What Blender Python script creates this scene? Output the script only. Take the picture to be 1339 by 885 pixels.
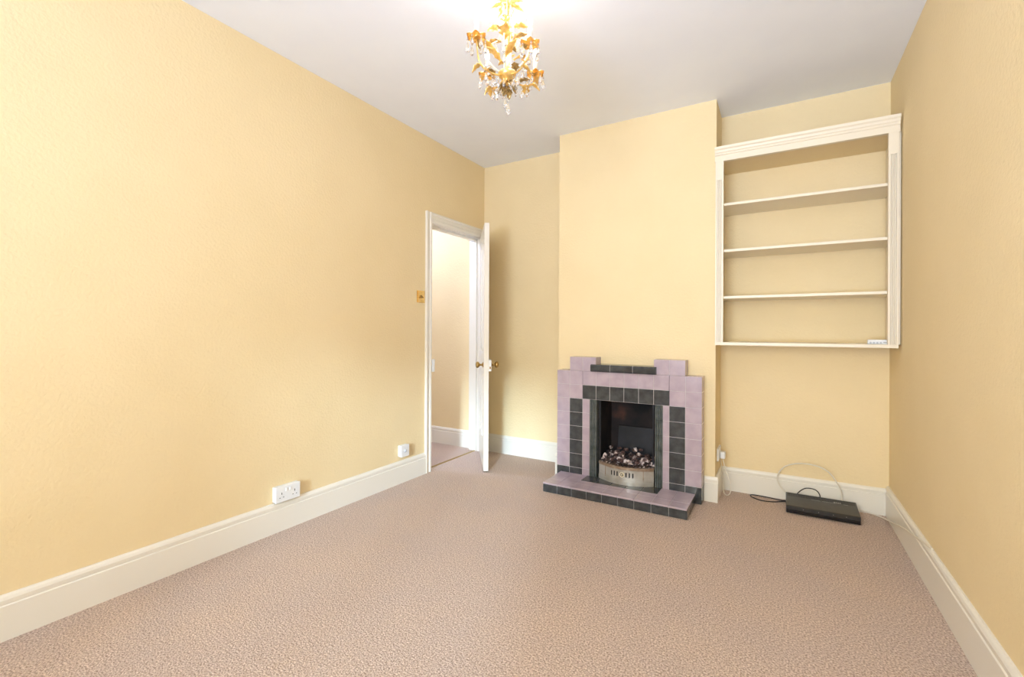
import bpy, bmesh, math, random
from mathutils import Vector, Matrix
random.seed(7)
PI = math.pi
C = bpy.context.scene.collection
S = bpy.context.scene
for o in list(bpy.data.objects): bpy.data.objects.remove(o)

# ------------------------------------------------------------------ camera, world, light, exposure
F_PX = 598.33; YAW = 0.5305; HOR = 432.93; ROLL = -0.0043
cam_d = bpy.data.cameras.new('camera'); cam = bpy.data.objects.new('camera', cam_d); C.objects.link(cam)
cam_d.sensor_fit = 'HORIZONTAL'; cam_d.sensor_width = 36.0
cam_d.lens = F_PX * 36.0 / 1339.0
cam_d.shift_y = (HOR - 442.5) / 1339.0
cam_d.clip_start = 0.02
cam.matrix_world = (Matrix.Translation((0, 0, 1.15)) @ Matrix.Rotation(YAW, 4, 'Z') @
                    Matrix.Rotation(PI / 2, 4, 'X') @ Matrix.Rotation(-ROLL, 4, 'Z'))
S.camera = cam
S.view_settings.view_transform = 'Standard'; S.view_settings.look = 'None'
S.view_settings.gamma = 1; S.view_settings.use_curve_mapping = False
S.view_settings.exposure = 0.0

EXTERIOR = 4.4        # overcast sky outside the window
SKY_W = 190.0         # daylight entering the window
SUN_W = 3.8
BULB_W = 5.5          # each chandelier bulb
HALL_W = 54.0
FILL_W = 470.0         # added fill lamp, aimed up through the window at the ceiling
FILL_C = (0.44, 0.60, 1.0)
w = bpy.data.worlds.new('sky'); S.world = w; w.use_nodes = True
bg = w.node_tree.nodes['Background']; bg.inputs[0].default_value = (0.76, 0.90, 1.0, 1); bg.inputs[1].default_value = EXTERIOR

def lamp(name, kind, loc, energy, color, parent=None, **kw):
    d = bpy.data.lights.new(name, kind); d.energy = energy; d.color = color
    for k, v in kw.items(): setattr(d, k, v)
    o = bpy.data.objects.new(name, d); C.objects.link(o); o.location = loc
    if parent: o.parent = parent
    return o
DAY = (0.97, 1.0, 0.93); WARM = (1.0, 0.90, 0.90)
sky = lamp('window_daylight', 'AREA', (-0.60, -3.0, 1.70), SKY_W, DAY, shape='RECTANGLE', size=2.2, size_y=2.2)
sky.rotation_euler = (PI / 2, 0, math.radians(-28))
fill = lamp('ceiling_fill', 'AREA', (-0.5, -3.0, 0.30), FILL_W, FILL_C, shape='RECTANGLE', size=2.4, size_y=1.2)  # unseen fill lamp outside, added to lift the ceiling
fill.rotation_euler = Vector((0.32, 1.0, 0.60)).to_track_quat('-Z', 'Y').to_euler()
sun = lamp('sun', 'SUN', (-0.3, -6, 4), SUN_W, (0.55, 0.77, 1.0), angle=math.radians(5))
sun.rotation_euler = Vector((-0.357, 1.0, -0.236)).to_track_quat('-Z', 'Y').to_euler()

# ------------------------------------------------------------------ room dimensions
XL, XR, YB, YF, CH = -2.478, 0.593, 3.685, -1.80, 2.727
YC, C0, C1 = 3.374, -1.5416, -0.3785          # chimney breast
DY0, DY1, DZ = 2.900, 3.630, 2.035            # doorway in the left wall
WT = 0.12

# ------------------------------------------------------------------ materials
def mat(name, col, rough=0.5, metal=0.0, **kw):
    m = bpy.data.materials.new(name); m.use_nodes = True
    b = m.node_tree.nodes['Principled BSDF']
    b.inputs['Base Color'].default_value = (*col, 1); b.inputs['Roughness'].default_value = rough
    b.inputs['Metallic'].default_value = metal
    for k, v in kw.items(): b.inputs[k].default_value = v
    return m
def noise_mat(name, cols, scale, rough=0.6, bump=0.1, bdist=0.002, detail=4, metal=0.0, bscale=None, lo=0.35, hi=0.65, mapping=(1, 1, 1), **kw):
    m = mat(name, cols[0], rough, metal, **kw); nt = m.node_tree; b = nt.nodes['Principled BSDF']
    tc = nt.nodes.new('ShaderNodeTexCoord'); mp = nt.nodes.new('ShaderNodeMapping'); mp.inputs['Scale'].default_value = mapping
    nt.links.new(tc.outputs['Object'], mp.inputs[0])
    n = nt.nodes.new('ShaderNodeTexNoise'); n.inputs['Scale'].default_value = scale; n.inputs['Detail'].default_value = detail
    nt.links.new(mp.outputs[0], n.inputs['Vector'])
    r = nt.nodes.new('ShaderNodeValToRGB'); e = r.color_ramp.elements
    e[0].position = lo; e[1].position = hi; e[0].color = (*cols[0], 1); e[1].color = (*cols[-1], 1)
    for i, c in enumerate(cols[1:-1]):
        k = e.new(lo + (hi - lo) * (i + 1) / (len(cols) - 1)); k.color = (*c, 1)
    nt.links.new(n.outputs['Fac'], r.inputs[0]); nt.links.new(r.outputs[0], b.inputs['Base Color'])
    if bump:
        n2 = nt.nodes.new('ShaderNodeTexNoise'); n2.inputs['Scale'].default_value = bscale or scale; n2.inputs['Detail'].default_value = 3
        nt.links.new(mp.outputs[0], n2.inputs['Vector'])
        bp = nt.nodes.new('ShaderNodeBump'); bp.inputs['Strength'].default_value = bump; bp.inputs['Distance'].default_value = bdist
        nt.links.new(n2.outputs['Fac'], bp.inputs['Height']); nt.links.new(bp.outputs[0], b.inputs['Normal'])
    return m
WALL = noise_mat('yellow_wallpaper_paint', [(0.85, 0.68, 0.395), (0.87, 0.70, 0.415)], 3, 0.75, 0.5, 0.005, bscale=75)
CEIL = noise_mat('ceiling_paint', [(0.89, 0.91, 0.96), (0.91, 0.93, 0.97)], 4, 0.8, 0.1, 0.002, bscale=60)
GLOSS = mat('cream_gloss_paint', (0.84, 0.79, 0.69), 0.28)
SHELFP = mat('cream_shelf_paint', (0.86, 0.76, 0.59), 0.4)
CARPET = noise_mat('carpet_pile', [(0.42, 0.29, 0.22), (0.67, 0.51, 0.415), (0.90, 0.74, 0.62)], 150, 0.95, 1.0, 0.012, detail=5, bscale=170, lo=0.34, hi=0.66)
# broad wear patches on the carpet
nt = CARPET.node_tree; b_ = nt.nodes['Principled BSDF']; ramp = [n for n in nt.nodes if n.type == 'VALTORGB'][0]
tcn = [n for n in nt.nodes if n.type == 'TEX_COORD'][0]
nn = nt.nodes.new('ShaderNodeTexNoise'); nn.inputs['Scale'].default_value = 2.2; nn.inputs['Detail'].default_value = 3
nt.links.new(tcn.outputs['Object'], nn.inputs['Vector'])
r2 = nt.nodes.new('ShaderNodeValToRGB'); r2.color_ramp.elements[0].position = .35; r2.color_ramp.elements[1].position = .65
r2.color_ramp.elements[0].color = (0.97, 0.97, 0.99, 1); r2.color_ramp.elements[1].color = (1.04, 1.02, 0.99, 1)
mx = nt.nodes.new('ShaderNodeMix'); mx.data_type = 'RGBA'; mx.blend_type = 'MULTIPLY'; mx.inputs[0].default_value = 1
nt.links.new(nn.outputs['Fac'], r2.inputs[0]); nt.links.new(ramp.outputs[0], mx.inputs[6]); nt.links.new(r2.outputs[0], mx.inputs[7])
nt.links.new(mx.outputs[2], b_.inputs['Base Color'])
LILAC = noise_mat('lilac_glazed_tile', [(0.42, 0.335, 0.38), (0.49, 0.395, 0.44)], 14, 0.16, 0.05, 0.001, bscale=30)
DARK = noise_mat('charcoal_glazed_tile', [(0.038, 0.041, 0.043), (0.068, 0.072, 0.074)], 20, 0.14, 0.05, 0.001, bscale=30)
REED = noise_mat('reeded_green_tile', [(0.075, 0.088, 0.083), (0.12, 0.135, 0.13)], 20, 0.16, 0.05, 0.001, bscale=30)
GROUT = mat('grout', (0.56, 0.52, 0.52), 0.8)
SOOT = noise_mat('sooty_firebrick', [(0.006, 0.006, 0.008), (0.03, 0.020, 0.019), (0.14, 0.055, 0.038)], 4, 0.85, 0.4, 0.004, lo=0.42, hi=0.72)
SOOTMETAL = noise_mat('sooty_iron', [(0.003, 0.003, 0.006), (0.016, 0.017, 0.024)], 9, 0.5, 0.2, 0.002, metal=0.3)
IRON = noise_mat('burnt_iron', [(0.03, 0.022, 0.018), (0.12, 0.08, 0.055)], 30, 0.6, 0.3, 0.002, metal=0.5)
SILVER = noise_mat('tarnished_silver_metal', [(0.42, 0.39, 0.34), (0.56, 0.55, 0.52)], 12, 0.36, 0.1, 0.001, metal=0.45)
RIM = noise_mat('heat_stained_metal', [(0.30, 0.20, 0.13), (0.46, 0.37, 0.29)], 25, 0.42, 0.15, 0.001, metal=0.6)
ASH = noise_mat('ash_and_coal', [(0.02, 0.015, 0.015), (0.16, 0.10, 0.09), (0.75, 0.64, 0.61)], 26, 0.9, 0.8, 0.006, lo=0.40, hi=0.60)
COAL = noise_mat('burnt_coal', [(0.015, 0.013, 0.015), (0.12, 0.06, 0.05), (0.45, 0.37, 0.36)], 25, 0.85, 0.8, 0.005, lo=0.4, hi=0.72)
BRASS = noise_mat('brass', [(0.72, 0.47, 0.14), (0.82, 0.55, 0.20)], 20, 0.22, 0.05, 0.001, metal=1.0)
AGED = mat('aged_brass', (0.42, 0.28, 0.10), 0.28, 1.0)
GOLD = noise_mat('gilt_leaf_metal', [(0.80, 0.50, 0.14), (0.95, 0.70, 0.30)], 60, 0.32, 0.2, 0.001, metal=0.75)
OLDGOLD = noise_mat('dull_gilt', [(0.28, 0.20, 0.08), (0.62, 0.42, 0.16)], 70, 0.4, 0.2, 0.001, metal=0.7)
CREAMGOLD = mat('cream_gilt', (0.93, 0.84, 0.62), 0.3, 0.2)
WHITEP = mat('white_plastic', (0.86, 0.86, 0.85), 0.3)
GREYP = mat('pale_grey_plastic', (0.60, 0.61, 0.63), 0.35)
HOLE = mat('dark_slot', (0.02, 0.02, 0.02), 0.7)
BLACKP = noise_mat('black_plastic', [(0.018, 0.017, 0.017), (0.03, 0.028, 0.026)], 30, 0.32, 0.1, 0.0005)
BLACKG = mat('gloss_black_plastic', (0.008, 0.008, 0.010), 0.1)
CABLEW = mat('cream_cable', (0.80, 0.74, 0.62), 0.4)
CABLEB = mat('black_cable', (0.015, 0.013, 0.013), 0.4)
LABELP = mat('printed_grey_mark', (0.45, 0.43, 0.40), 0.5)
GAP = mat('dark_gap', (0.06, 0.04, 0.03), 0.9)
CRYSTAL = mat('clear_crystal', (0.98, 0.97, 0.95), 0.02, 0.0, **{'Transmission Weight': 0.85, 'IOR': 1.45})
BULBM = bpy.data.materials.new('lit_bulb'); BULBM.use_nodes = True
bb = BULBM.node_tree.nodes['Principled BSDF']; bb.inputs['Base Color'].default_value = (1, .9, .75, 1)
bb.inputs['Emission Color'].default_value = (1, 0.86, 0.62, 1); bb.inputs['Emission Strength'].default_value = 12
CANDLE = mat('cream_candle_sleeve', (0.88, 0.84, 0.74), 0.45)
GLASS = bpy.data.materials.new('window_glass'); GLASS.use_nodes = True
g = GLASS.node_tree; g.nodes.clear()
go = g.nodes.new('ShaderNodeOutputMaterial'); gm = g.nodes.new('ShaderNodeMixShader'); gm.inputs[0].default_value = 0.06
gt = g.nodes.new('ShaderNodeBsdfTransparent'); gg = g.nodes.new('ShaderNodeBsdfGlossy'); gg.inputs['Roughness'].default_value = 0.02
g.links.new(gt.outputs[0], gm.inputs[1]); g.links.new(gg.outputs[0], gm.inputs[2]); g.links.new(gm.outputs[0], go.inputs[0])

# ------------------------------------------------------------------ mesh helpers
def box(bm, lo, hi, mi=0, M=None):
    x0, y0, z0 = lo; x1, y1, z1 = hi
    co = [(x0, y0, z0), (x1, y0, z0), (x1, y1, z0), (x0, y1, z0), (x0, y0, z1), (x1, y0, z1), (x1, y1, z1), (x0, y1, z1)]
    v = [bm.verts.new(M @ Vector(c) if M else c) for c in co]
    for f in ((0, 3, 2, 1), (4, 5, 6, 7), (0, 1, 5, 4), (1, 2, 6, 5), (2, 3, 7, 6), (3, 0, 4, 7)):
        bm.faces.new([v[i] for i in f]).material_index = mi
    return v
def bbox(bm, lo, hi, bev=0.002, seg=2, mi=0, M=None):
    t = bmesh.new(); box(t, lo, hi)
    bmesh.ops.bevel(t, geom=list(t.edges), offset=bev, segments=seg, profile=0.5, affect='EDGES')
    merge(bm, t, mi, M)
def merge(bm, t, mi=0, M=None):
    mp = {}
    for v in t.verts: mp[v] = bm.verts.new(M @ v.co if M else v.co)
    for f in t.faces:
        try:
            nf = bm.faces.new([mp[v] for v in f.verts]); nf.material_index = mi; nf.smooth = f.smooth
        except ValueError: pass
    t.free()
def lathe(bm, prof, seg=24, M=None, mi=0, smooth=True):
    rings = []
    for r, z in prof:
        if r < 1e-5: rings.append([bm.verts.new(M @ Vector((0, 0, z)) if M else (0, 0, z))])
        else:
            ring = []
            for k in range(seg):
                a = 2 * PI * k / seg; p = Vector((r * math.cos(a), r * math.sin(a), z)); ring.append(bm.verts.new(M @ p if M else p))
            rings.append(ring)
    for A, B in zip(rings, rings[1:]):
        for k in range(seg):
            a = [A[k], A[(k + 1) % seg]] if len(A) > 1 else [A[0]]
            b = [B[(k + 1) % seg], B[k]] if len(B) > 1 else [B[0]]
            if len(a) + len(b) > 2:
                f = bm.faces.new(a + b); f.material_index = mi; f.smooth = smooth
    for R_, flip in ((rings[0], True), (rings[-1], False)):
        if len(R_) > 1:
            f = bm.faces.new(R_[::-1] if flip else R_); f.material_index = mi
def catmull(pts, n=8):
    P = [Vector(p) for p in pts]; P = [2 * P[0] - P[1]] + P + [2 * P[-1] - P[-2]]; out = []
    for i in range(1, len(P) - 2):
        p0, p1, p2, p3 = P[i - 1:i + 3]
        for k in range(n):
            t = k / n
            out.append(0.5 * ((2 * p1) + (-p0 + p2) * t + (2 * p0 - 5 * p1 + 4 * p2 - p3) * t * t + (-p0 + 3 * p1 - 3 * p2 + p3) * t ** 3))
    out.append(P[-2]); return out
def tube(bm, pts, r, seg=8, n=8, mi=0, smoothpath=True):
    path = catmull(pts, n) if smoothpath else [Vector(p) for p in pts]
    rad = r if callable(r) else (lambda t: r)
    up = Vector((0.13, 0.27, 0.95)).normalized(); rings = []; N = len(path)
    for i, p in enumerate(path):
        t = (path[min(i + 1, N - 1)] - path[max(i - 1, 0)]).normalized()
        s_ = t.cross(up)
        if s_.length < 1e-3: s_ = t.cross(Vector((1, 0, 0)))
        s_.normalize(); up = s_.cross(t).normalized(); rr = rad(i / (N - 1))
        rings.append([bm.verts.new(p + rr * (math.cos(2 * PI * k / seg) * s_ + math.sin(2 * PI * k / seg) * up)) for k in range(seg)])
    for A, B in zip(rings, rings[1:]):
        for k in range(seg):
            f = bm.faces.new([A[k], A[(k + 1) % seg], B[(k + 1) % seg], B[k]]); f.smooth = True; f.material_index = mi
    bm.faces.new(rings[0][::-1]).material_index = mi; bm.faces.new(rings[-1]).material_index = mi
def prism(bm, poly, axis, a0, a1, mi=0, smooth=False):
    """extrude a closed 2-D outline along an axis ('x': poly=(y,z); 'y': (x,z); 'z': (x,y))"""
    def P(u, v, a): return {'x': (a, u, v), 'y': (u, a, v), 'z': (u, v, a)}[axis]
    A = [bm.verts.new(P(u, v, a0)) for u, v in poly]; B = [bm.verts.new(P(u, v, a1)) for u, v in poly]
    n = len(poly)
    for k in range(n):
        f = bm.faces.new([A[k], A[(k + 1) % n], B[(k + 1) % n], B[k]]); f.material_index = mi; f.smooth = smooth
    bm.faces.new(A[::-1]).material_index = mi; bm.faces.new(B).material_index = mi
def obj(name, bm, mats, parent=None, recalc=True):
    if recalc: bmesh.ops.recalc_face_normals(bm, faces=list(bm.faces))
    me = bpy.data.meshes.new(name); bm.to_mesh(me); bm.free()
    for m in (mats if isinstance(mats, (list, tuple)) else [mats]): me.materials.append(m)
    o = bpy.data.objects.new(name, me); C.objects.link(o)
    if parent: o.parent = parent
    return o
def tag(o, label, cat, group=None, kind=None):
    o['label'] = label; o['category'] = cat
    if group: o['group'] = group
    if kind: o['kind'] = kind
    return o
def thing(name, label, cat, loc=(0, 0, 0), rz=0, group=None):
    o = bpy.data.objects.new(name, None); C.objects.link(o); o.location = loc; o.rotation_euler = (0, 0, rz)
    o.empty_display_size = 0.05
    return tag(o, label, cat, group)
def struct(name, bm, m, label=None, cat=None):
    o = obj(name, bm, m); o['kind'] = 'structure'
    if label: o['label'] = label; o['category'] = cat or name.split('_')[0]
    return o
def N(): return bmesh.new()

# ------------------------------------------------------------------ shell
bm = N(); box(bm, (-4.3, YF - .15, -0.06), (XR + .12, YB + .12, 0)); struct('floor', bm, CARPET, 'beige short pile carpet covering the whole room and hall', 'floor')
bm = N(); box(bm, (-4.3, YF - .15, CH), (XR + .12, YB + .12, CH + .08)); struct('ceiling', bm, CEIL, 'plain white painted ceiling above the chandelier', 'ceiling')
bm = N()
box(bm, (XL - WT, YF, 0), (XL, DY0, CH)); box(bm, (XL - WT, DY1, 0), (XL, YB, CH)); box(bm, (XL - WT, DY0, DZ), (XL, DY1, CH))
struct('wall_left', bm, WALL, 'pale yellow textured wall holding the doorway and white sockets', 'wall')
bm = N(); box(bm, (XR, YF, 0), (XR + .12, YB + .12, CH)); struct('wall_right', bm, WALL, 'pale yellow wall to the right of the shelving alcove', 'wall')
bm = N(); box(bm, (-4.3, YB, 0), (XR, YB + .12, CH)); struct('wall_back', bm, WALL, 'yellow back wall of both alcoves beside the chimney breast', 'wall')
# chimney breast with the firebox recess
OX0, OX1, OZ = -1.180, -0.755, 0.636
bm = N()
FB = YC + .24
box(bm, (C0, YC, 0), (OX0 - .03, YB, CH)); box(bm, (OX1 + .03, YC, 0), (C1, YB, CH)); box(bm, (OX0 - .03, YC, OZ + .03), (OX1 + .03, YB, CH)); box(bm, (OX0 - .03, FB + .02, 0), (OX1 + .03, YB, OZ + .03))
struct('wall_chimney_breast', bm, WALL, 'projecting yellow chimney breast above the tiled fireplace', 'wall')
# window wall behind the camera
WX0, WX1, WZ0, WZ1 = -1.30, 0.35, 0.60, 2.40
bm = N()
box(bm, (XL, YF - .15, 0), (WX0, YF, CH)); box(bm, (WX1, YF - .15, 0), (XR, YF, CH)); box(bm, (WX0, YF - .15, 0), (WX1, YF, WZ0)); box(bm, (WX0, YF - .15, WZ1), (WX1, YF, CH))
struct('wall_front', bm, WALL, 'yellow wall with the window, behind the viewer', 'wall')
bm = N()
for x in (WX0, (WX0 + WX1) / 2 - .02, WX1 - .04): box(bm, (x, YF - .12, WZ0), (x + .04, YF - .07, WZ1))
for z in (WZ0, WZ1 - .05): box(bm, (WX0, YF - .12, z), (WX1, YF - .07, z + .05))
wf = struct('window_1', bm, GLOSS, 'white framed two light window behind the viewer', 'window')
bm = N(); box(bm, (WX0 + .04, YF - .10, WZ0 + .05), (WX1 - .04, YF - .096, WZ1 - .05)); obj('pane', bm, GLASS, wf)
# unseen panel added outside the window to cut the low sun
bm = N(); box(bm, (-4.5, -3.62, 2.235), (4.5, -3.5, 5.2)); struct('trim_1', bm, GLOSS, 'unseen panel added outside to block the low sun', 'trim')
# hall beyond the doorway
bm = N(); box(bm, (-4.3, 1.2, 0), (-4.2, YB, CH)); box(bm, (-4.2, 1.2, 0), (XL - WT, 1.3, CH))
struct('wall_hall', bm, WALL, 'yellow hall walls seen through the open doorway', 'wall')

# ------------------------------------------------------------------ skirting boards
def skirt_prof(h, t=0.019):
    return [(0, 0), (t, 0), (t, h - .040), (t - .004, h - .036), (t - .003, h - .030), (t - .002, h - .018), (t - .006, h - .008), (t - .012, h), (0, h)]
def skirt(bm, face, pos, a0, a1, h=0.168):
    """face 'x+': back on plane x=pos, projecting to +x; runs a0..a1"""
    pr = skirt_prof(h)
    if face == 'x+': prism(bm, [(pos + u, v) for u, v in pr], 'y', a0, a1)
    if face == 'x-': prism(bm, [(pos - u, v) for u, v in pr], 'y', a0, a1)
    if face == 'y-': prism(bm, [(pos - u, v) for u, v in pr], 'x', a0, a1)
bm = N(); skirt(bm, 'x+', XL, YF, DY0 - .062); struct('baseboard_left', bm, GLOSS, 'long cream skirting board under the left wall sockets', 'baseboard')
bm = N(); skirt(bm, 'x-', XR, YF, YB, .185); struct('baseboard_right', bm, GLOSS, 'cream skirting board along the right wall', 'baseboard')
bm = N(); skirt(bm, 'y-', YB, XL, C0); struct('baseboard_back_left', bm, GLOSS, 'cream skirting in the alcove between door and fireplace', 'baseboard')
bm = N(); skirt(bm, 'y-', YB, C1, XR); struct('baseboard_back_right', bm, GLOSS, 'cream skirting behind the black box', 'baseboard')
bm = N(); skirt(bm, 'y-', YC, -0.446, C1 + .019); struct('baseboard_chimney_right', bm, GLOSS, 'short cream skirting stub right of the fireplace', 'baseboard')
bm = N(); skirt(bm, 'y-', YC, C0 - .019, -1.5035); struct('baseboard_chimney_left', bm, GLOSS, 'narrow cream skirting stub left of the fireplace', 'baseboard')
bm = N(); skirt(bm, 'x+', C1, YC, YB - .02); struct('baseboard_chimney_return', bm, GLOSS, 'cream skirting on the side of the chimney breast', 'baseboard')
bm = N(); skirt(bm, 'x-', C0, YC, YB - .02); struct('baseboard_chimney_return_left', bm, GLOSS)
bm = N(); skirt(bm, 'y-', YB, -4.2, XL - WT); struct('baseboard_hall', bm, GLOSS, 'cream skirting seen through the doorway in the hall', 'baseboard')

# ------------------------------------------------------------------ door frame and door
bm = N()
def arch_prof(): return [(0, 0), (.016, 0), (.02, .006), (.02, .02), (.014, .026), (.014, .05), (.022, .056), (.022, .066), (0, .066)]
# left upright (profile in x,y), head
pr = arch_prof()
prism(bm, [(XL + u, DY0 - v) for u, v in pr], 'z', 0, DZ + .085)
prism(bm, [(XL + u, DY1 + v * .75) for u, v in pr], 'z', 0, DZ + .085)
prism(bm, [(XL + u, DZ + v * 1.25) for u, v in pr], 'y', DY0 - .0, DY1 + .05)
df = struct('door_1', bm, GLOSS, 'cream painted door frame in the left wall', 'door frame')
bm = N()
box(bm, (XL - WT - .01, DY0, 0), (XL + .004, DY0 + .006, DZ)); box(bm, (XL - WT - .01, DY1 - .006, 0), (XL + .004, DY1, DZ)); box(bm, (XL - WT - .01, DY0, DZ - .006), (XL + .004, DY1, DZ))
box(bm, (XL - .075, DY0, 0), (XL - .04, DY0 + .018, DZ)); box(bm, (XL - .075, DY1 - .018, 0), (XL - .04, DY1, DZ)); box(bm, (XL - .075, DY0, DZ - .022), (XL - .04, DY1, DZ))
obj('lining', bm, GLOSS, df)
bm = N(); bbox(bm, (XL - .02, DY0 + .006, .815), (XL + .024, DY0 + .03, .915), .002); obj('latch_keep', bm, WHITEP, df)
bm = N(); prism(bm, [(XL - .070, 0), (XL - .045, 0), (XL - .052, .005), (XL - .063, .005)], 'y', DY0 + .006, DY1 - .006)
tag(obj('threshold_strip', bm, AGED), 'thin brass carpet strip across the doorway floor', 'threshold strip')

DW, DH, DT = 0.664, 2.030, 0.040
door = thing('panelled_door', 'cream four panel door standing half open at the back left corner', 'door', (-2.452, 3.640, 0), math.atan2(-0.79, 0.613))
door.rotation_euler = (0, 0, math.atan2(-0.79, 0.613))
bm = N(); st = .095; z0 = .012
rails = [(z0, .23), (.80, .96), (DH - .11, DH)]
core = (-DT + .012, -.012)
box(bm, (.001, core[0], z0), (DW - .001, core[1], DH))                    # panels plane
for x0, x1 in ((0, st), (DW / 2 - .045, DW / 2 + .045), (DW - st, DW)): bbox(bm, (x0, -DT, z0), (x1, 0, DH), .0015, 1)
for a, b in rails: bbox(bm, (0.001, -DT + .0002, a), (DW - .001, -.0002, b), .0015, 1)
leaf = obj('door_leaf', bm, GLOSS, door)
for x0, x1 in ((st, DW / 2 - .045), (DW / 2 + .045, DW - st)):
    for za, zb in ((.23, .80), (.96, DH - .11)):
        bm = N()
        for yf, yb in ((-DT + .003, -DT + .012), (-.003, -.012)):
            lo, hi = min(yf, yb), max(yf, yb)
            w_ = .014
            box(bm, (x0, lo, za), (x0 + w_, hi, zb)); box(bm, (x1 - w_, lo, za), (x1, hi, zb)); box(bm, (x0, lo, za), (x1, hi, za + w_)); box(bm, (x0, lo, zb - w_), (x1, hi, zb))
            # raised field
            f0, f1 = (-DT + .007, -DT + .0125) if yf < -.02 else (-.0125, -.007)
            box(bm, (x0 + .04, f0, za + .04), (x1 - .04, f1, zb - .04))
        obj('panel_moulding', bm, GLOSS, door)
KX, KZ = DW - .062, .872
for sgn, base in ((-1, -DT), (1, .022)):
    bm = N()
    M = Matrix.Translation((KX, base, KZ)) @ Matrix.Rotation(-sgn * PI / 2, 4, 'X')
    lathe(bm, [(.023, 0), (.024, .003), (.019, .006), (.010, .010), (.008, .022), (.010, .030), (.021, .036), (.027, .046), (.026, .056), (.016, .063), (0, .065)], 20, M)
    obj('door_knob', bm, AGED, door)
bm = N(); bbox(bm, (DW - .105, .0003, KZ - .050), (DW + .001, .022, KZ + .042), .003)
rl = obj('rim_lock', bm, WHITEP, door)
bm = N(); box(bm, (DW + .001, .006, KZ - .03), (DW + .004, .017, KZ - .012)); obj('latch', bm, AGED, rl)
for hz in (.25, 1.75):
    bm = N(); lathe(bm, [(.006, hz - .04), (.006, hz + .04)], 10, Matrix.Translation((-.004, .004, 0))); obj('hinge', bm, GLOSS, door)

# ------------------------------------------------------------------ built-in shelf unit in the right alcove
SY = 3.352
sh = thing('wall_shelf_unit', 'cream built-in open shelving with fluted uprights in the right alcove', 'shelf unit', (0, 0, 0))
SX0, SX1, SZ0, SZ1 = -0.3800, 0.578, 1.062, 2.385
def pil(x0, x1):
    bm = N(); wd = x1 - x0
    box(bm, (x0, SY + .004, SZ0), (x1, SY + .02, 2.30))
    box(bm, (x0, SY - .006, 2.17), (x1, SY + .005, 2.30))                 # plain block above the flutes
    nfl = 4; e = .010; fw = (wd - 2 * e) / (2 * nfl - 1)
    box(bm, (x0, SY - .006, SZ0), (x0 + e, SY + .005, 2.17)); box(bm, (x1 - e, SY - .006, SZ0), (x1, SY + .005, 2.17))
    for k in range(1, nfl): box(bm, (x0 + e + (2 * k - 1) * fw, SY - .006, SZ0), (x0 + e + 2 * k * fw, SY + .005, 2.17))
    obj('fluted_upright', bm, SHELFP, sh)
pil(SX0, -0.331); pil(0.530, SX1)
bm = N()
hp = [(SY + .02, 2.292), (SY - .008, 2.292), (SY - .008, 2.330), (SY - .013, 2.334), (SY - .013, 2.345), (SY - .018, 2.350), (SY - .020, 2.362), (SY - .028, 2.370), (SY - .030, 2.385), (SY + .02, 2.385)]
prism(bm, hp, 'x', SX0 - .004, SX1 + .004); obj('cornice', bm, SHELFP, sh)
bm = N(); box(bm, (C1 + .002, SY + .02, 2.30), (XR - .004, YB - .001, 2.318)); obj('top_board', bm, WALL, sh)
for zt in (2.016, 1.705, 1.392):
    bm = N(); bbox(bm, (C1 + .022, SY + .021, zt - .018), (XR - .024, YB - .001, zt), .0015, 1); obj('shelf', bm, SHELFP, sh)
bm = N(); bbox(bm, (SX0, SY - .004, SZ0), (SX1, YB - .001, 1.083), .002, 1); obj('bottom_board', bm, SHELFP, sh)
for x in (C1 + .002, XR - .022):
    bm = N(); box(bm, (x, SY + .02, 1.083), (x + .019, YB - .001, 2.30)); obj('side_board', bm, SHELFP, sh)

# small white aerial splitter left on the bottom board
t = thing('aerial_splitter', 'small white plastic adapter strip lying on the bottom shelf, right end', 'adapter', (0.492, 3.40, 1.0832), 0.03)
bm = N(); bbox(bm, (-.048, -.014, 0), (.048, .016, .026), .003); obj('body', bm, WHITEP, t)
for k in range(4):
    bm = N(); lathe(bm, [(.0055, 0), (.0055, .004), (.003, .0045), (.003, .001), (0, .001)], 12, Matrix.Translation((-.036 + k * .016, -.014, .008)) @ Matrix.Rotation(PI / 2, 4, 'X')); obj('port', bm, GREYP, t)
bm = N(); box(bm, (.024, -.0145, .008), (.040, -.0138, .014)); obj('label', bm, LABELP, t)

# ------------------------------------------------------------------ tiled fireplace surround
TS = .1055; TX = -1.502; TZ = .007; FY = 3.262; BY = YC - .0005
fp = thing('fireplace_surround', 'stepped art deco fireplace surround of lilac and charcoal tiles', 'fireplace', (-0.975, FY + .05, 0))
OFF = Vector((-0.975, FY + .05, 0))
def fobj(name, bm, m):
    bmesh.ops.translate(bm, verts=list(bm.verts), vec=-OFF); return obj(name, bm, m, fp)
def tile(bm, i0, j0, i1, j1, y0=FY, y1=BY, z0=None, x0=None, x1=None):
    X0 = x0 if x0 is not None else TX + i0 * TS; X1 = x1 if x1 is not None else TX + i1 * TS
    Z0 = z0 if z0 is not None else TZ + j0 * TS; Z1 = TZ + j1 * TS
    g_ = .0009
    bbox(bm, (X0 + g_, y0, Z0 + g_), (X1 - g_, y1, Z1 - g_), .0022, 2)
lil = N(); drk = N(); gr = N()
for i in range(10):
    for j in range(9):
        if j == 8 and i not in (1, 2, 7, 8): continue
        if j < 6 and 2 <= i <= 7: continue
        if j == 6 and 2 <= i <= 7: tile(drk, i, j, i + 1, j + 1); continue
        if j < 6 and i in (1, 8): tile(drk, i, j, i + 1, j + 1, z0=.001 if j == 0 else None); continue
        if j == 0 and i in (0, 9): tile(drk, i, j, i + 1, j + 1, z0=.001); continue
        tile(lil, i, j, i + 1, j + 1)
SL0, SL1, SR0, SR1 = -1.235, OX0, OX1, -0.700
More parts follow.
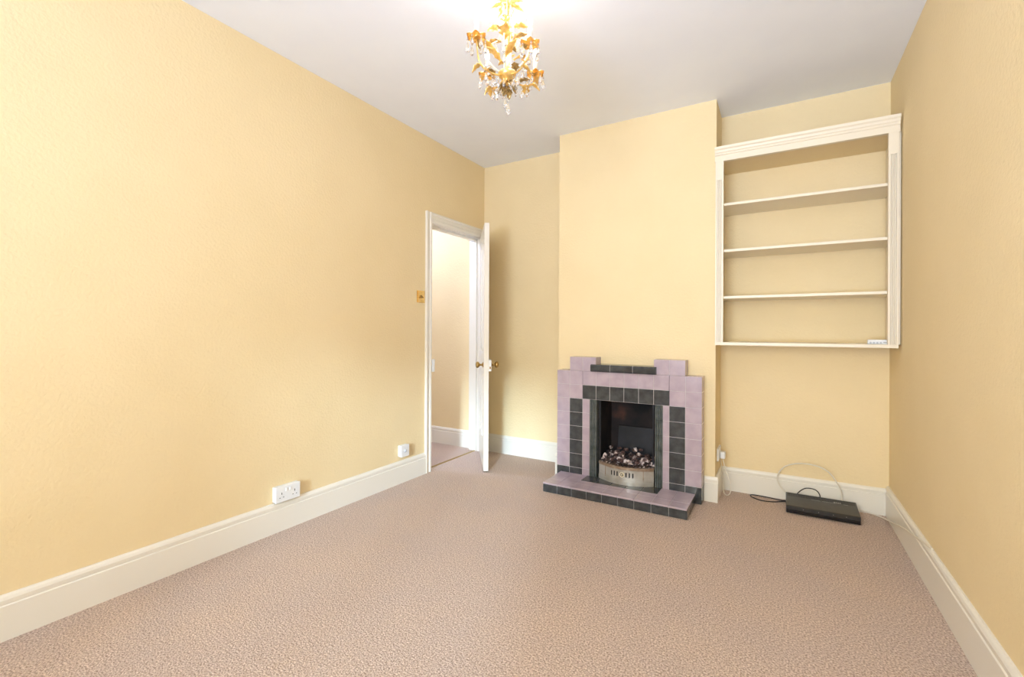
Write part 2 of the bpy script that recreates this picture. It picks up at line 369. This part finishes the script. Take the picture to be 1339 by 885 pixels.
for j in range(6):
    tile(lil, 2, j, 0, j + 1, x1=SL0, z0=.001 if j == 0 else None); tile(lil, 0, j, 8, j + 1, x0=SR1, z0=.001 if j == 0 else None)
# grout body behind the joints
e = .0016
for (i0, j0, i1, j1) in ((0, 0, 2, 8), (8, 0, 10, 8), (2, 6, 8, 8), (1, 8, 3, 9), (7, 8, 9, 9)):
    box(gr, (TX + i0 * TS + e, FY + e, max(.001, TZ + j0 * TS)), (TX + i1 * TS - e, BY, TZ + j1 * TS - e))
box(gr, (TX + 2 * TS - e, FY + e, .001), (SL0, BY, TZ + 6 * TS)); box(gr, (SR1, FY + e, .001), (TX + 8 * TS + e, BY, TZ + 6 * TS))
fobj('lilac_tiles', lil, LILAC); fobj('charcoal_tiles', drk, DARK); fobj('grout', gr, GROUT)
for x0, x1 in ((SL0, SL1), (SR0, SR1)):                     # reeded strips either side of the opening
    bm = N(); ww = (x1 - x0) / 4
    for j in range(6):
        za, zb = (TZ + j * TS if j else .001), TZ + (j + 1) * TS - .0012
        box(bm, (x0, FY + .0095, za), (x1, BY, zb))
        for k in range(4):
            pts = [(x0 + ww * k + ww * (.5 - .5 * math.cos(PI * q / 6)), FY + .010 - .009 * math.sin(PI * q / 6)) for q in range(7)]
            prism(bm, pts, 'z', za, zb)
    o = fobj('reeded_strip', bm, REED)
# mantel shelf: three long charcoal tiles with rounded nose
bm = N(); mx0, mx1 = -1.222, -0.742; mz0, mz1 = .852, .905; my0 = 3.236
cuts = [mx0, mx0 + (mx1 - mx0) * .315, mx0 + (mx1 - mx0) * .66, mx1]
for a, b in zip(cuts, cuts[1:]):
    r_ = .014; cy, cz = my0 + r_, None
    prof = [(FY - .0005, mz0)] + [(my0 + r_ - r_ * math.sin(PI / 2 * q / 5), mz0 + r_ - r_ * math.cos(PI / 2 * q / 5)) for q in range(6)] + [(my0 + r_ - r_ * math.cos(PI / 2 * q / 5), mz1 - r_ + r_ * math.sin(PI / 2 * q / 5)) for q in range(6)] + [(FY - .0005, mz1)]
    prism(bm, prof, 'x', a + .0011, b - .0011)
    if b != mx1: prism(bm, [(y_ + (.0006 if y_ < FY - .01 else 0), z_) for y_, z_ in prof], 'x', b - .0011, b + .0011, 1)
box(bm, (TX + 3 * TS + .001, FY - .001, mz0 - .0005), (TX + 7 * TS - .001, BY, mz1))
fobj('mantel_shelf', bm, [DARK, GROUT])
# firebox lining
bm = N()
box(bm, (OX0 - .028, YC - .10, .001), (OX0 - .0005, FB + .018, OZ)); box(bm, (OX1 + .0005, YC - .10, .001), (OX1 + .028, FB + .018, OZ))
box(bm, (OX0 - .028, FB, .001), (OX1 + .028, FB + .018, OZ)); box(bm, (OX0 - .028, YC - .098, OZ + .0075), (OX1 + .028, FB + .018, OZ + .028)); box(bm, (OX0, FY + .04, .001), (OX1, FB, .066))
fobj('firebox', bm, SOOT)
# sloping iron fireback plate seen above the coals
bm = N(); M = Matrix.Translation((-0.985, FB - .075, .11)) @ Matrix.Rotation(math.radians(-8), 4, 'X')
bbox(bm, (-.125, 0, 0), (.15, .008, .30), .002, 1, 0, M); fobj('fireback_plate', bm, SOOTMETAL)
for sx in (OX0 + .012, OX1 - .022):
    bm = N(); box(bm, (sx, FY + .03, .066), (sx + .01, FY + .04, OZ - .002)); fobj('opening_trim', bm, SOOTMETAL)

# hearth
HX0, HX1, HY0, HZ = -1.468, -0.487, 2.952, .068
he = thing('tiled_hearth', 'low raised hearth of lilac top tiles and charcoal edge tiles', 'hearth', (-0.978, 3.1, 0))
HO = Vector((-0.978, 3.1, 0))
def hobj(name, bm, m):
    bmesh.ops.translate(bm, verts=list(bm.verts), vec=-HO); return obj(name, bm, m, he)
bm = N(); box(bm, (HX0 + .003, HY0 + .003, .0005), (HX1 - .003, FY - .002, HZ - .003)); hobj('hearth_base', bm, GROUT)
bm = N(); nt_ = 9; fw = (HX1 - HX0) / nt_
for k in range(nt_): bbox(bm, (HX0 + k * fw + .0009, HY0, .001), (HX0 + (k + 1) * fw - .0009, HY0 + .012, HZ - .013), .0015, 1)
for (xa, xb) in ((HX0, HX0 + .012), (HX1 - .012, HX1)):
    for k in range(3):
        ya = HY0 + .0125 + k * .099; bbox(bm, (xa, ya, .001), (xb, min(ya + .0975, FY - .002), HZ - .013), .0015, 1)
hobj('charcoal_edge_tiles', bm, DARK)
bm = N(); bd = N(); DYH = 3.128
xs = [HX0 + k * fw for k in range(nt_ + 1)]
def htile(b_, x0, x1, y0, y1): bbox(b_, (x0 + .0008, y0 + .0008, HZ - .012), (x1 - .0008, y1 - .0008, HZ), .003, 2)
for k in range(nt_): htile(bm, xs[k], xs[k + 1], HY0 - .003, HY0 + .10)
for k in range(nt_):
    a, b = xs[k], xs[k + 1]
    if b <= SL0 + .03 or a >= SR1 - .03: htile(bm, a if a > HX0 else HX0, b, HY0 + .10, FY - .002)
inner0 = max([x for x in xs if x <= SL0 + .03]); inner1 = min([x for x in xs if x >= SR1 - .03])
for k in range(nt_):
    a, b = xs[k], xs[k + 1]
    if a >= inner0 - 1e-6 and b <= inner1 + 1e-6: htile(bm, a, b, HY0 + .10, DYH)
n2 = 5; dw = (inner1 - inner0) / n2
for k in range(n2): htile(bd, inner0 + k * dw, inner0 + (k + 1) * dw, DYH, FY - .002)
hobj('lilac_top_tiles', bm, LILAC); hobj('charcoal_inner_tiles', bd, DARK)

# ------------------------------------------------------------------ bow fronted fire basket
fb = thing('fire_basket', 'bow fronted silver fire grate with slotted front in the fireplace opening', 'fire grate', (-0.965, 3.27, HZ))
GX0, GX1 = -0.195, 0.205; BOW = .075
def bowy(x, extra=0.0):
    u = (x - (GX0 + GX1) / 2) / ((GX1 - GX0) / 2); return -(BOW) * (1 - u * u) - .003 - extra
def bow_strip(bm, z0, z1, y_out, thick, x0=GX0, x1=GX1, n=28, mi=0):
    pr = [(x0 + (x1 - x0) * k / n) for k in range(n + 1)]
    poly = [(x, bowy(x, y_out)) for x in pr] + [(x, bowy(x, y_out) + thick) for x in pr[::-1]]
    prism(bm, poly, 'z', z0, z1, mi)
bm = N(); sl = [-.080, -.058, -.036, .029, .052, .075]; hw = .0048
ed = sorted([GX0] + [v for s_ in sl for v in (s_ - hw, s_ + hw)] + [GX1])
bow_strip(bm, .012, .052, 0, .006); bow_strip(bm, .086, .110, 0, .006)
for k in range(0, len(ed) - 1, 2): bow_strip(bm, .052, .086, 0, .006, ed[k], ed[k + 1], max(2, int((ed[k + 1] - ed[k]) / .01)))
obj('front_panel', bm, SILVER, fb)
bm = N(); bow_strip(bm, .0, .026, .010, .016); bow_strip(bm, .026, .031, .006, .012); bow_strip(bm, .036, .040, .004, .010); obj('plinth', bm, SILVER, fb)
bm = N(); bow_strip(bm, .110, .119, .010, .030); bow_strip(bm, .119, .124, .004, .026); bow_strip(bm, .103, .106, .002, .006); obj('top_rim', bm, RIM, fb)
for s_ in (-.137, .137):
    bm = N(); x = s_ + .005; box(bm, (x - .0022, bowy(x) - .003, .0), (x + .0022, bowy(x) + .004, .108)); obj('seam', bm, RIM, fb)
bm = N(); M = Matrix.Translation((.0, bowy(0.0), .069)) @ Matrix.Rotation(PI / 2, 4, 'X')
lathe(bm, [(.0165, -.001), (.017, .004), (.0130, .0045), (.0125, .0018), (0, .0018)], 28, M)
for k in range(6):
    a = k * PI / 3; tube(bm, [(math.cos(a) * .004, bowy(0) - .003, .069 + math.sin(a) * .004), (math.cos(a) * .011, bowy(0) - .004, .069 + math.sin(a) * .011)], .0015, 6, 2)
lathe(bm, [(.004, 0), (.004, .005), (0, .006)], 12, M)
obj('rosette', bm, CREAMGOLD, fb)
bm = N(); lathe(bm, [(.0128, .0017), (.0128, .0022), (0, .0022)], 28, M); obj('rosette_ground', bm, HOLE, fb)
bm = N(); bow_strip(bm, .045, .095, -.007, .002); obj('slot_backing', bm, HOLE, fb)
for k in range(13):
    x = -.145 + k * .0245; bm = N(); y0 = bowy(x) + .010
    tube(bm, [(x - .002, y0, .121), (x + .004, y0 + .020, .131), (x + .010, y0 + .05, .128), (x + .012, y0 + .09, .118)], .0042, 6, 4); obj('grate_bar', bm, IRON, fb)
bm = N()
bm.free()
for x in (GX0 + .004, GX1 - .008):
    bm = N(); box(bm, (x, .0, 0), (x + .005, .20, .118)); obj('side_plate', bm, IRON, fb)
# ash bed
bm = N(); nx, ny = 46, 26; grid = []
rnd = random.Random(3)
def nz(x, y): return math.sin(x * 71 + y * 33) * math.sin(x * 37 - y * 91)
for a in range(nx + 1):
    row = []
    for b in range(ny + 1):
        x = -1.150 + .375 * a / nx; y = 3.258 + .25 * b / ny
        hgt = .186 + .022 * (b / ny) + .012 * nz(x, y) + rnd.uniform(-.006, .006)
        for (hx, hy_, hh, ss) in ((-1.02, 3.36, .035, .04), (-1.135, 3.33, .045, .022), (-.85, 3.38, .03, .04)): hgt += hh * math.exp(-((x - hx) ** 2 + (y - hy_) ** 2) / ss ** 2)
        row.append(bm.verts.new((x, y, hgt)))
    grid.append(row)
for a in range(nx):
    for b in range(ny): bm.faces.new([grid[a][b], grid[a + 1][b], grid[a + 1][b + 1], grid[a][b + 1]])
bnd = [v for v in bm.verts if v.is_boundary]
r_ = bmesh.ops.extrude_edge_only(bm, edges=[e_ for e_ in bm.edges if e_.is_boundary])
for v in [g_ for g_ in r_['geom'] if isinstance(g_, bmesh.types.BMVert)]: v.co.z = .170
for k in range(26):
    x = -1.128 + .058 * (k % 7) + rnd.uniform(-.012, .012); y = 3.300 + .05 * (k // 7) + rnd.uniform(-.01, .01); t = bmesh.new()
    bmesh.ops.create_icosphere(t, subdivisions=3, radius=1); ph = [rnd.uniform(0, 6) for _ in range(4)]; s_ = rnd.uniform(.011, .021)
    for v in t.verts:
        c = v.co.copy(); v.co = Vector((c.x * 1.25, c.y, c.z * .8)) * s_ * (1 + .24 * math.sin(c.x * 3.1 + ph[0]) * math.sin(c.y * 3.7 + ph[1]) + .14 * math.sin(c.z * 7 + ph[2]) * math.sin(c.x * 8 + ph[3]) + rnd.uniform(-.05, .05))
    merge(bm, t, k % 3 and 1, Matrix.Translation((x, y, .200 + .05 * (y - 3.30) / .15 + rnd.uniform(0, .008))) @ Matrix.Rotation(rnd.uniform(0, 3), 4, 'Z'))
tag(obj('ash_heap', bm, [ASH, COAL]), 'heap of burnt cinders and pale ash behind the grate', 'ash', kind='stuff')
# ------------------------------------------------------------------ sockets and switch
def on_left(y, z): return Matrix.Translation((XL, y, z)) @ Matrix.Rotation(PI / 2, 4, 'Z')   # local x = +y, local -y = +x (out of wall)
def wall_thing(name, label, cat, y, z, group=None):
    t = thing(name, label, cat, (XL, y, z), PI / 2, group); return t
t = wall_thing('double_power_socket', 'white double power socket on the left wall above the skirting', 'socket', 1.623, .217)
bm = N(); bbox(bm, (-.074, -.030, -.043), (.074, -.0002, .043), .003); obj('back_box', bm, WHITEP, t)
bm = N(); bbox(bm, (-.076, -.038, -.045), (.076, -.030, .045), .003, 3); obj('face_plate', bm, WHITEP, t)
for c in (-.040, .040):
    bm = N()
    box(bm, (c - .002, -.0384, -.002), (c + .002, -.0378, .010))
    for q in (-.011, .011): box(bm, (c + q - .0035, -.0384, -.020), (c + q + .0035, -.0378, -.0165))
    obj('pin_holes', bm, HOLE, t)
for c in (-.012, .012):
    bm = N(); bbox(bm, (c - .006, -.0425, .012), (c + .006, -.0375, .030), .002); obj('rocker_switch', bm, WHITEP, t)
t = wall_thing('aerial_socket', 'small white square aerial socket on the left wall beside the door', 'socket', 2.577, .244)
bm = N(); bbox(bm, (-.040, -.030, -.042), (.040, -.0002, .042), .003); obj('back_box', bm, WHITEP, t)
bm = N(); bbox(bm, (-.042, -.037, -.044), (.042, -.030, .044), .003, 3); obj('face_plate', bm, WHITEP, t)
bm = N(); lathe(bm, [(.011, 0), (.011, .003), (.008, .004), (.008, .009), (.005, .009), (.005, .002), (0, .002)], 20, Matrix.Translation((0, -.037, 0)) @ Matrix.Rotation(PI / 2, 4, 'X')); obj('coaxial_port', bm, GREYP, t)
t = wall_thing('light_switch', 'brass toggle light switch plate beside the door frame', 'light switch', 2.778, 1.422)
bm = N(); bbox(bm, (-.043, -.006, -.048), (.043, -.0002, .048), .002); bbox(bm, (-.037, -.0085, -.042), (.037, -.005, .042), .001); obj('plate', bm, BRASS, t)
bm = N(); lathe(bm, [(.012, 0), (.012, .004), (.009, .006), (0, .006)], 20, Matrix.Translation((0, -.008, 0)) @ Matrix.Rotation(PI / 2, 4, 'X')); obj('collar', bm, AGED, t)
bm = N(); tube(bm, [(0, -.012, 0), (0, -.020, -.004), (0, -.029, -.009)], lambda q: .0035 + .002 * q, 10, 4); obj('toggle', bm, AGED, t)
for q in (-.030, .030):
    bm = N(); lathe(bm, [(.0025, 0), (.002, .0015), (0, .002)], 10, Matrix.Translation((0, -.0085, q)) @ Matrix.Rotation(PI / 2, 4, 'X')); obj('screw', bm, AGED, t)

t = thing('alcove_power_socket', 'white power socket low on the side of the chimney breast', 'socket', (C1, 3.535, .295), PI / 2)
bm = N(); bbox(bm, (-.074, -.012, -.043), (.074, -.0002, .043), .003); obj('face_plate', bm, WHITEP, t)
bm = N(); bbox(bm, (-.018, -.016, .014), (-.006, -.011, .030), .002); obj('rocker_switch', bm, WHITEP, t)
t = thing('plug', 'white plug in the alcove socket with its cord looping to the carpet', 'plug', (C1 + .0125, 3.555, .280), PI / 2)
bm = N(); bbox(bm, (-.024, -.034, -.024), (.024, 0, .024), .007, 3); obj('plug_body', bm, WHITEP, t)
Mi = (Matrix.Translation((C1 + .0125, 3.555, .280)) @ Matrix.Rotation(PI / 2, 4, 'Z')).inverted()
bm = N(); tube(bm, [Mi @ Vector(p) for p in ((C1 + .032, 3.555, .262), (C1 + .033, 3.555, .24), (C1 + .050, 3.55, .17), (C1 + .078, 3.545, .09), (C1 + .080, 3.54, .03), (C1 + .062, 3.54, .005), (C1 + .038, 3.56, .012), (C1 + .027, 3.60, .06), (C1 + .024, 3.61, .12), (C1 + .014, 3.61, .20), (C1 + .006, 3.60, .25))], .0032, 8, 8)
obj('cord', bm, CABLEW, t)

# ------------------------------------------------------------------ black set-top box and its cables
BX0, BX1, BY0, BY1 = 0.036, 0.418, 3.400, 3.622
t = thing('set_top_box', 'black vented set-top box on the carpet in the right alcove', 'set-top box', (.227, 3.51, 0))
O = Vector((.227, 3.51, 0))
def tobj(name, bm, m, par=t): bmesh.ops.translate(bm, verts=list(bm.verts), vec=-O); return obj(name, bm, m, par)
bm = N(); prof = [(BY0 + .010, .004), (BY1, .004), (BY1, .066), (BY1 - .004, .069), (BY0 + .010, .050), (BY0 + .003, .046), (BY0 + .002, .026), (BY0 + .010, .024)]
prism(bm, prof, 'x', BX0, BX1); bmesh.ops.bevel(bm, geom=list(bm.edges), offset=.001, segments=1, affect='EDGES'); tobj('casing', bm, BLACKP)
bm = N(); bbox(bm, (BX0 + .002, BY0, .005), (BX1 - .002, BY0 + .012, .025), .002); tobj('front_panel', bm, BLACKG)
def topz(y): return .050 + (.069 - .050) * (y - BY0 - .010) / (BY1 - .004 - BY0 - .010)
bm = N()
for k in range(46):
    x = BX0 + .012 + k * (BX1 - BX0 - .024) / 45
    for (ya, yb) in ((BY1 - .060, BY1 - .036), (BY1 - .032, BY1 - .010)):
        v = [bm.verts.new(p) for p in ((x - .0019, ya, topz(ya) + .0006), (x + .0019, ya, topz(ya) + .0006), (x + .0019, yb, topz(yb) + .0006), (x - .0019, yb, topz(yb) + .0006))]
        w2 = [bm.verts.new(q.co - Vector((0, 0, .001))) for q in v]
        bm.faces.new(v); bm.faces.new(w2[::-1])
        for q in range(4): bm.faces.new([v[q], w2[q], w2[(q + 1) % 4], v[(q + 1) % 4]])
tobj('vent_slots', bm, HOLE)
bm = N()
for (xa, xb) in ((.14, .19), (.31, .335), (.20, .27)):
    ya = BY1 - .070; box(bm, (BX0 + xa, ya, topz(ya) - .0003), (BX0 + xb, ya + .0022, topz(ya) + .0006))
for k in range(4): ya = BY1 - .064; box(bm, (BX0 + .262 + .010 * k, ya, topz(ya) - .0003), (BX0 + .268 + .010 * k, ya + .016, topz(ya + .016) + .0004))
tobj('printed_marks', bm, LABELP)
bm = N()
bm.free()
for x in (.09, .17, .245, .31):
    bm = N(); box(bm, (BX0 + x, BY0 + .0018, .036), (BX0 + x + .004, BY0 + .003, .038)); tobj('indicator_mark', bm, LABELP)
for x in (BX0 + .03, BX1 - .03):
    for y in (BY0 + .03, BY1 - .03):
        bm = N(); lathe(bm, [(.010, .0), (.010, .005)], 12, Matrix.Translation((x, y, 0))); tobj('foot', bm, BLACKP)
def cable(name, pts, r, m, label):
    bm = N(); tube(bm, pts, r, 8, 8); return tag(obj(name, bm, m), label, 'cable')
cable('cable', [(.345, 3.629, .055), (.343, 3.630, .12), (.318, 3.634, .18), (.27, 3.636, .240), (.20, 3.636, .268), (.11, 3.636, .268), (.03, 3.636, .235), (-.012, 3.636, .17), (-.005, 3.636, .11), (.035, 3.634, .06), (.07, 3.634, .02), (.10, 3.640, .005)], .0040, CABLEW, 'cream cable arching in a high loop above the black box')
cable('cable', [(.09, 3.630, .04), (.11, 3.634, .075), (.15, 3.636, .108), (.20, 3.636, .108), (.225, 3.634, .085), (.232, 3.630, .05)], .0032, CABLEB, 'black cable in a small hump behind the box')
cable('cable', [(.06, 3.630, .010), (.01, 3.625, .005), (-.07, 3.640, .005), (-.150, 3.645, .005), (-.178, 3.625, .005), (-.160, 3.585, .005), (-.105, 3.550, .005), (-.04, 3.562, .005), (.01, 3.60, .005), (.05, 3.632, .005)], .0033, CABLEB, 'black cable in a flat loop on the carpet left of the box')
cable('cable', [(.40, 3.632, .03), (.44, 3.642, .020), (.50, 3.640, .010), (.548, 3.600, .008), (.5655, 3.42, .045), (.568, 3.16, .110), (.570, 2.95, .152), (.577, 2.80, .178), (.586, 2.70, .190)], .0042, CABLEW, 'cream cable climbing from the box over the right skirting')

# ------------------------------------------------------------------ chandelier
CX, CY = -0.982, 1.625
ch = thing('chandelier', 'gilt leaf chandelier with candle bulbs and crystal drops on a ceiling chain', 'chandelier', (CX, CY, 2.20))
def cob(name, bm, m, par=ch): return obj(name, bm, m, par)
def R3(a, r, z): return Vector((r * math.cos(a), r * math.sin(a), z))
def leaf_bm(base, d, L, W, curl=.35, up=Vector((0, 0, 1)), lobes=3):
    """ruffled acanthus leaf with thickness"""
    d = Vector(d).normalized(); s_ = d.cross(up)
    if s_.length < .05: s_ = d.cross(Vector((1, 0, 0)))
    s_.normalize(); n_ = s_.cross(d).normalized(); bm = N(); nu, nv = 9, 4; g1 = []; g2 = []
    for i in range(nu + 1):
        u = i / nu; wd = W * (math.sin(PI * min(1, u * .93 + .07)) ** .7) * (1 + .28 * math.cos(2 * PI * lobes * u)) * (0.55 if u < .12 else 1)
        ra, rb = [], []
        for j in range(-nv, nv + 1):
            v = j / nv
            p = Vector(base) + d * (L * u) + s_ * (wd * .5 * v) + n_ * (-curl * L * u * u + .20 * W * v * v + .05 * W * math.sin(9 * u + 4 * v))
            ra.append(bm.verts.new(p)); rb.append(bm.verts.new(p - n_ * .0010))
        g1.append(ra); g2.append(rb)
    for i in range(nu):
        for j in range(2 * nv):
            bm.faces.new([g1[i][j], g1[i][j + 1], g1[i + 1][j + 1], g1[i + 1][j]]).smooth = True
            bm.faces.new([g2[i][j], g2[i + 1][j], g2[i + 1][j + 1], g2[i][j + 1]]).smooth = True
    for i in range(nu):
        for j in (0, 2 * nv): bm.faces.new([g1[i][j], g1[i + 1][j], g2[i + 1][j], g2[i][j]])
    for i in (0, nu):
        for j in range(2 * nv): bm.faces.new([g1[i][j], g1[i][j + 1], g2[i][j + 1], g2[i][j]])
    return bm
def crystal(p, s=1.0, drop=.034):
    bm = N()
    tube(bm, [p, p + Vector((0, 0, -.008 * s))], .0006, 4, 1, 1)
    lathe(bm, [(0, -.006 * s), (.0028 * s, -.009 * s), (.0028 * s, -.012 * s), (0, -.015 * s)], 6, Matrix.Translation(p), 0, False)
    L = drop * s
    lathe(bm, [(0, -.015 * s), (.0026 * s, -.020 * s), (.0072 * s, -.015 * s - L * .62), (.0060 * s, -.015 * s - L * .82), (0, -.015 * s - L)], 8, Matrix.Translation(p), 0, False)
    return obj('crystal_drop', bm, [CRYSTAL, OLDGOLD], ch)
# stem and body
bm = N(); lathe(bm, [(0, -.035), (.006, -.030), (.012, -.018), (.010, -.010), (.020, -.004), (.034, .006), (.038, .018), (.030, .026), (.018, .030), (.009, .036), (.006, .060), (.006, .20), (.010, .206), (.006, .212), (.006, .295), (.013, .303), (.018, .315), (.010, .330), (.005, .345), (0, .35)], 24); cob('stem', bm, GOLD)
bm = N()
for k in range(4):
    a = k * PI / 2 + .4
    tube(bm, [R3(a, .012, .03), R3(a, .013, .16), R3(a, .012, .30)], .0026, 6, 4)
cob('stem_rods', bm, CREAMGOLD)
NA = 4; A0 = math.radians(67)
bulb_pts = []
cupr = .150
for k in range(NA):
    a = A0 + 2 * PI * k / NA; dz = (.0, .010, .045, .0)[k]
    sx = Vector((math.cos(a), math.sin(a), 0))
    bm = N(); tube(bm, [R3(a, .012, .018), R3(a, .045, -.002), R3(a, .090, -.004), R3(a, .136, .020), R3(a, cupr, .055 + dz), R3(a, cupr, .072 + dz)], lambda q: .0042 - .0012 * q, 8, 8)
    arm = cob('arm', bm, GOLD)
    c = R3(a, cupr, .070 + dz)
    bm = N()                                              # petal drip pan
    seg = 24; rings = []
    for (r_, z_) in ((.004, -.010), (.014, -.002), (.027, .003), (.038, -.004)):
        ring = []
        for q in range(seg):
            rr = r_ * (1 + .13 * math.cos(6 * 2 * PI * q / seg) * (r_ / .038)); zz = z_ + (.004 * math.cos(6 * 2 * PI * q / seg) if r_ > .02 else 0)
            ring.append(bm.verts.new(c + R3(2 * PI * q / seg, rr, zz)))
        rings.append(ring)
    for A_, B_ in zip(rings, rings[1:]):
        for q in range(seg): bm.faces.new([A_[q], A_[(q + 1) % seg], B_[(q + 1) % seg], B_[q]]).smooth = True
    bm.faces.new(rings[0][::-1])
    r_ = bmesh.ops.solidify(bm, geom=list(bm.faces), thickness=.0012)
    obj('drip_pan', bm, GOLD, arm)
    bm = N(); lathe(bm, [(.0095, .0), (.0095, .050), (.008, .058), (0, .058)], 14, Matrix.Translation(c)); obj('candle_sleeve', bm, CANDLE, arm)
    bm = N(); lathe(bm, [(.005, .058), (.006, .064), (.0100, .076), (.0105, .084), (.007, .098), (.003, .110), (0, .114)], 14, Matrix.Translation(c)); obj('bulb', bm, BULBM, arm)
    lp = c + Vector((0, 0, .086)); lamp('bulb_light', 'POINT', lp, BULB_W, WARM, arm, shadow_soft_size=.0145)
    # drops and leaves around each cup
    for q in range(6):
        aa = a + q * PI / 3 + .5; crystal(c + R3(aa, .035, -.004), 1.05 + .15 * (q % 3))
    for q in range(2):
        bm = leaf_bm(c + R3(a + q * PI + .6, .006, -.006), Vector((math.cos(a + q * PI + .6), math.sin(a + q * PI + .6), -.25)), .038, .026, .5); obj('leaf', bm, OLDGOLD if q else GOLD, ch)
    # leaf half way along the arm
    for q, (rr, zz, L) in enumerate(((.060, .0, .046), (.095, .004, .050), (.125, .012, .046))):
        s2 = Vector((-math.sin(a), math.cos(a), 0)) * (1 if q == 1 else -1)
        obj('leaf', leaf_bm(R3(a, rr, zz), s2 * .6 + sx * .6 + Vector((0, 0, -.25 if q else .5)), L, .030, .4), GOLD if q else OLDGOLD, ch)
    crystal(R3(a, .075, -.006), 1.2); crystal(R3(a, .045, -.004), 1.05); crystal(R3(a, .105, .004), 1.1)
# upper scroll arms between the cups
for k in range(NA):
    a = A0 + 2 * PI * (k + .5) / NA
    bm = N(); tube(bm, [R3(a, .012, .022), R3(a, .045, .038), R3(a, .078, .075), R3(a, .088, .112), R3(a, .072, .142), R3(a, .040, .160), R3(a, .026, .190), R3(a, .024, .230), R3(a, .016, .285), R3(a, .006, .315)], lambda q: .0036 - .001 * q, 8, 8)
    cob('scroll', bm, CREAMGOLD)
    sx = Vector((math.cos(a), math.sin(a), 0)); ty = Vector((-math.sin(a), math.cos(a), 0))
    for q, (rr, zz, d, L, W) in enumerate(((.030, .070, sx * .5 + ty * .5 + Vector((0, 0, .8)), .066, .026), (.060, .120, sx * .8 + ty * .2 + Vector((0, 0, .9)), .060, .034), (.026, .150, sx * .8 - ty * .3 + Vector((0, 0, .5)), .058, .024), (.030, .205, sx + Vector((0, 0, .35)), .045, .030))):
        obj('leaf', leaf_bm(R3(a, rr, zz), d, L * 1.15, W * 1.3, .45), (GOLD, GOLD, OLDGOLD, GOLD)[q], ch)
    crystal(R3(a, .088, .108), 1.2); crystal(R3(a, .045, .155), 1.1); crystal(R3(a, .078, .070), 1.1); crystal(R3(a, .030, .200), .9)
# crown leaves and bottom spray
for k in range(7):
    a = 2 * PI * k / 7
    obj('leaf', leaf_bm(R3(a, .008, .300), Vector((math.cos(a), math.sin(a), .6)), .052, .026, .8), GOLD, ch)
for k in range(8):
    a = 2 * PI * k / 8 + .2; r_ = .02 + .01 * (k % 2)
    obj('leaf', leaf_bm(R3(a, .008, -.012 - .008 * (k % 3)), Vector((math.cos(a), math.sin(a), -.45)), .046, .024, .5), OLDGOLD, ch)
    crystal(R3(a, .040, -.018 - .010 * (k % 2)), .85)
bm = N(); tube(bm, [(0, 0, -.03), (0, 0, -.085)], .0016, 6, 2); cob('finial_wire', bm, OLDGOLD)
for k in range(4):
    a = k * PI / 2; obj('leaf', leaf_bm((0, 0, -.045 - .010 * (k % 2)), Vector((math.cos(a), math.sin(a), -.7)), .032, .018, .4), OLDGOLD, ch)
crystal(Vector((.006, 0, -.082)), 1.5); crystal(Vector((-.016, .012, -.06)), 1.2)
# chain and ceiling rose
bm = N(); z = .345; k = 0
while z < CH - 2.20 - .03:
    M = Matrix.Translation((0, 0, z + .012)) @ Matrix.Rotation(PI / 2 * (k % 2), 4, 'Z')
    pts = [M @ Vector((.007 * math.cos(q * PI / 6), 0, .014 * math.sin(q * PI / 6))) for q in range(13)]
    tube(bm, pts, .0016, 6, 1, 0, False); z += .022; k += 1
cob('chain', bm, GOLD)
bm = N(); zc = CH - 2.20; lathe(bm, [(0, zc - .034), (.012, zc - .032), (.016, zc - .024), (.040, zc - .014), (.052, zc - .0005)], 28); cob('ceiling_rose', bm, GOLD)

# ------------------------------------------------------------------ hall lamp (out of sight beyond the doorway)
t = thing('hall_pendant_lamp', 'glowing pendant lamp in the hall beyond the doorway', 'lamp', (-3.35, 2.75, CH))
bm = N(); lathe(bm, [(.045, -.0005), (.04, -.02), (.005, -.025), (.004, -.22)], 20); obj('flex', bm, WHITEP, t)
bm = N(); lathe(bm, [(.012, -.22), (.03, -.25), (.032, -.28), (0, -.31)], 16); obj('bulb', bm, BULBM, t)
lamp('hall_light', 'POINT', (0, 0, -.36), HALL_W, (0.50, 0.62, 1.0), t, shadow_soft_size=.04)
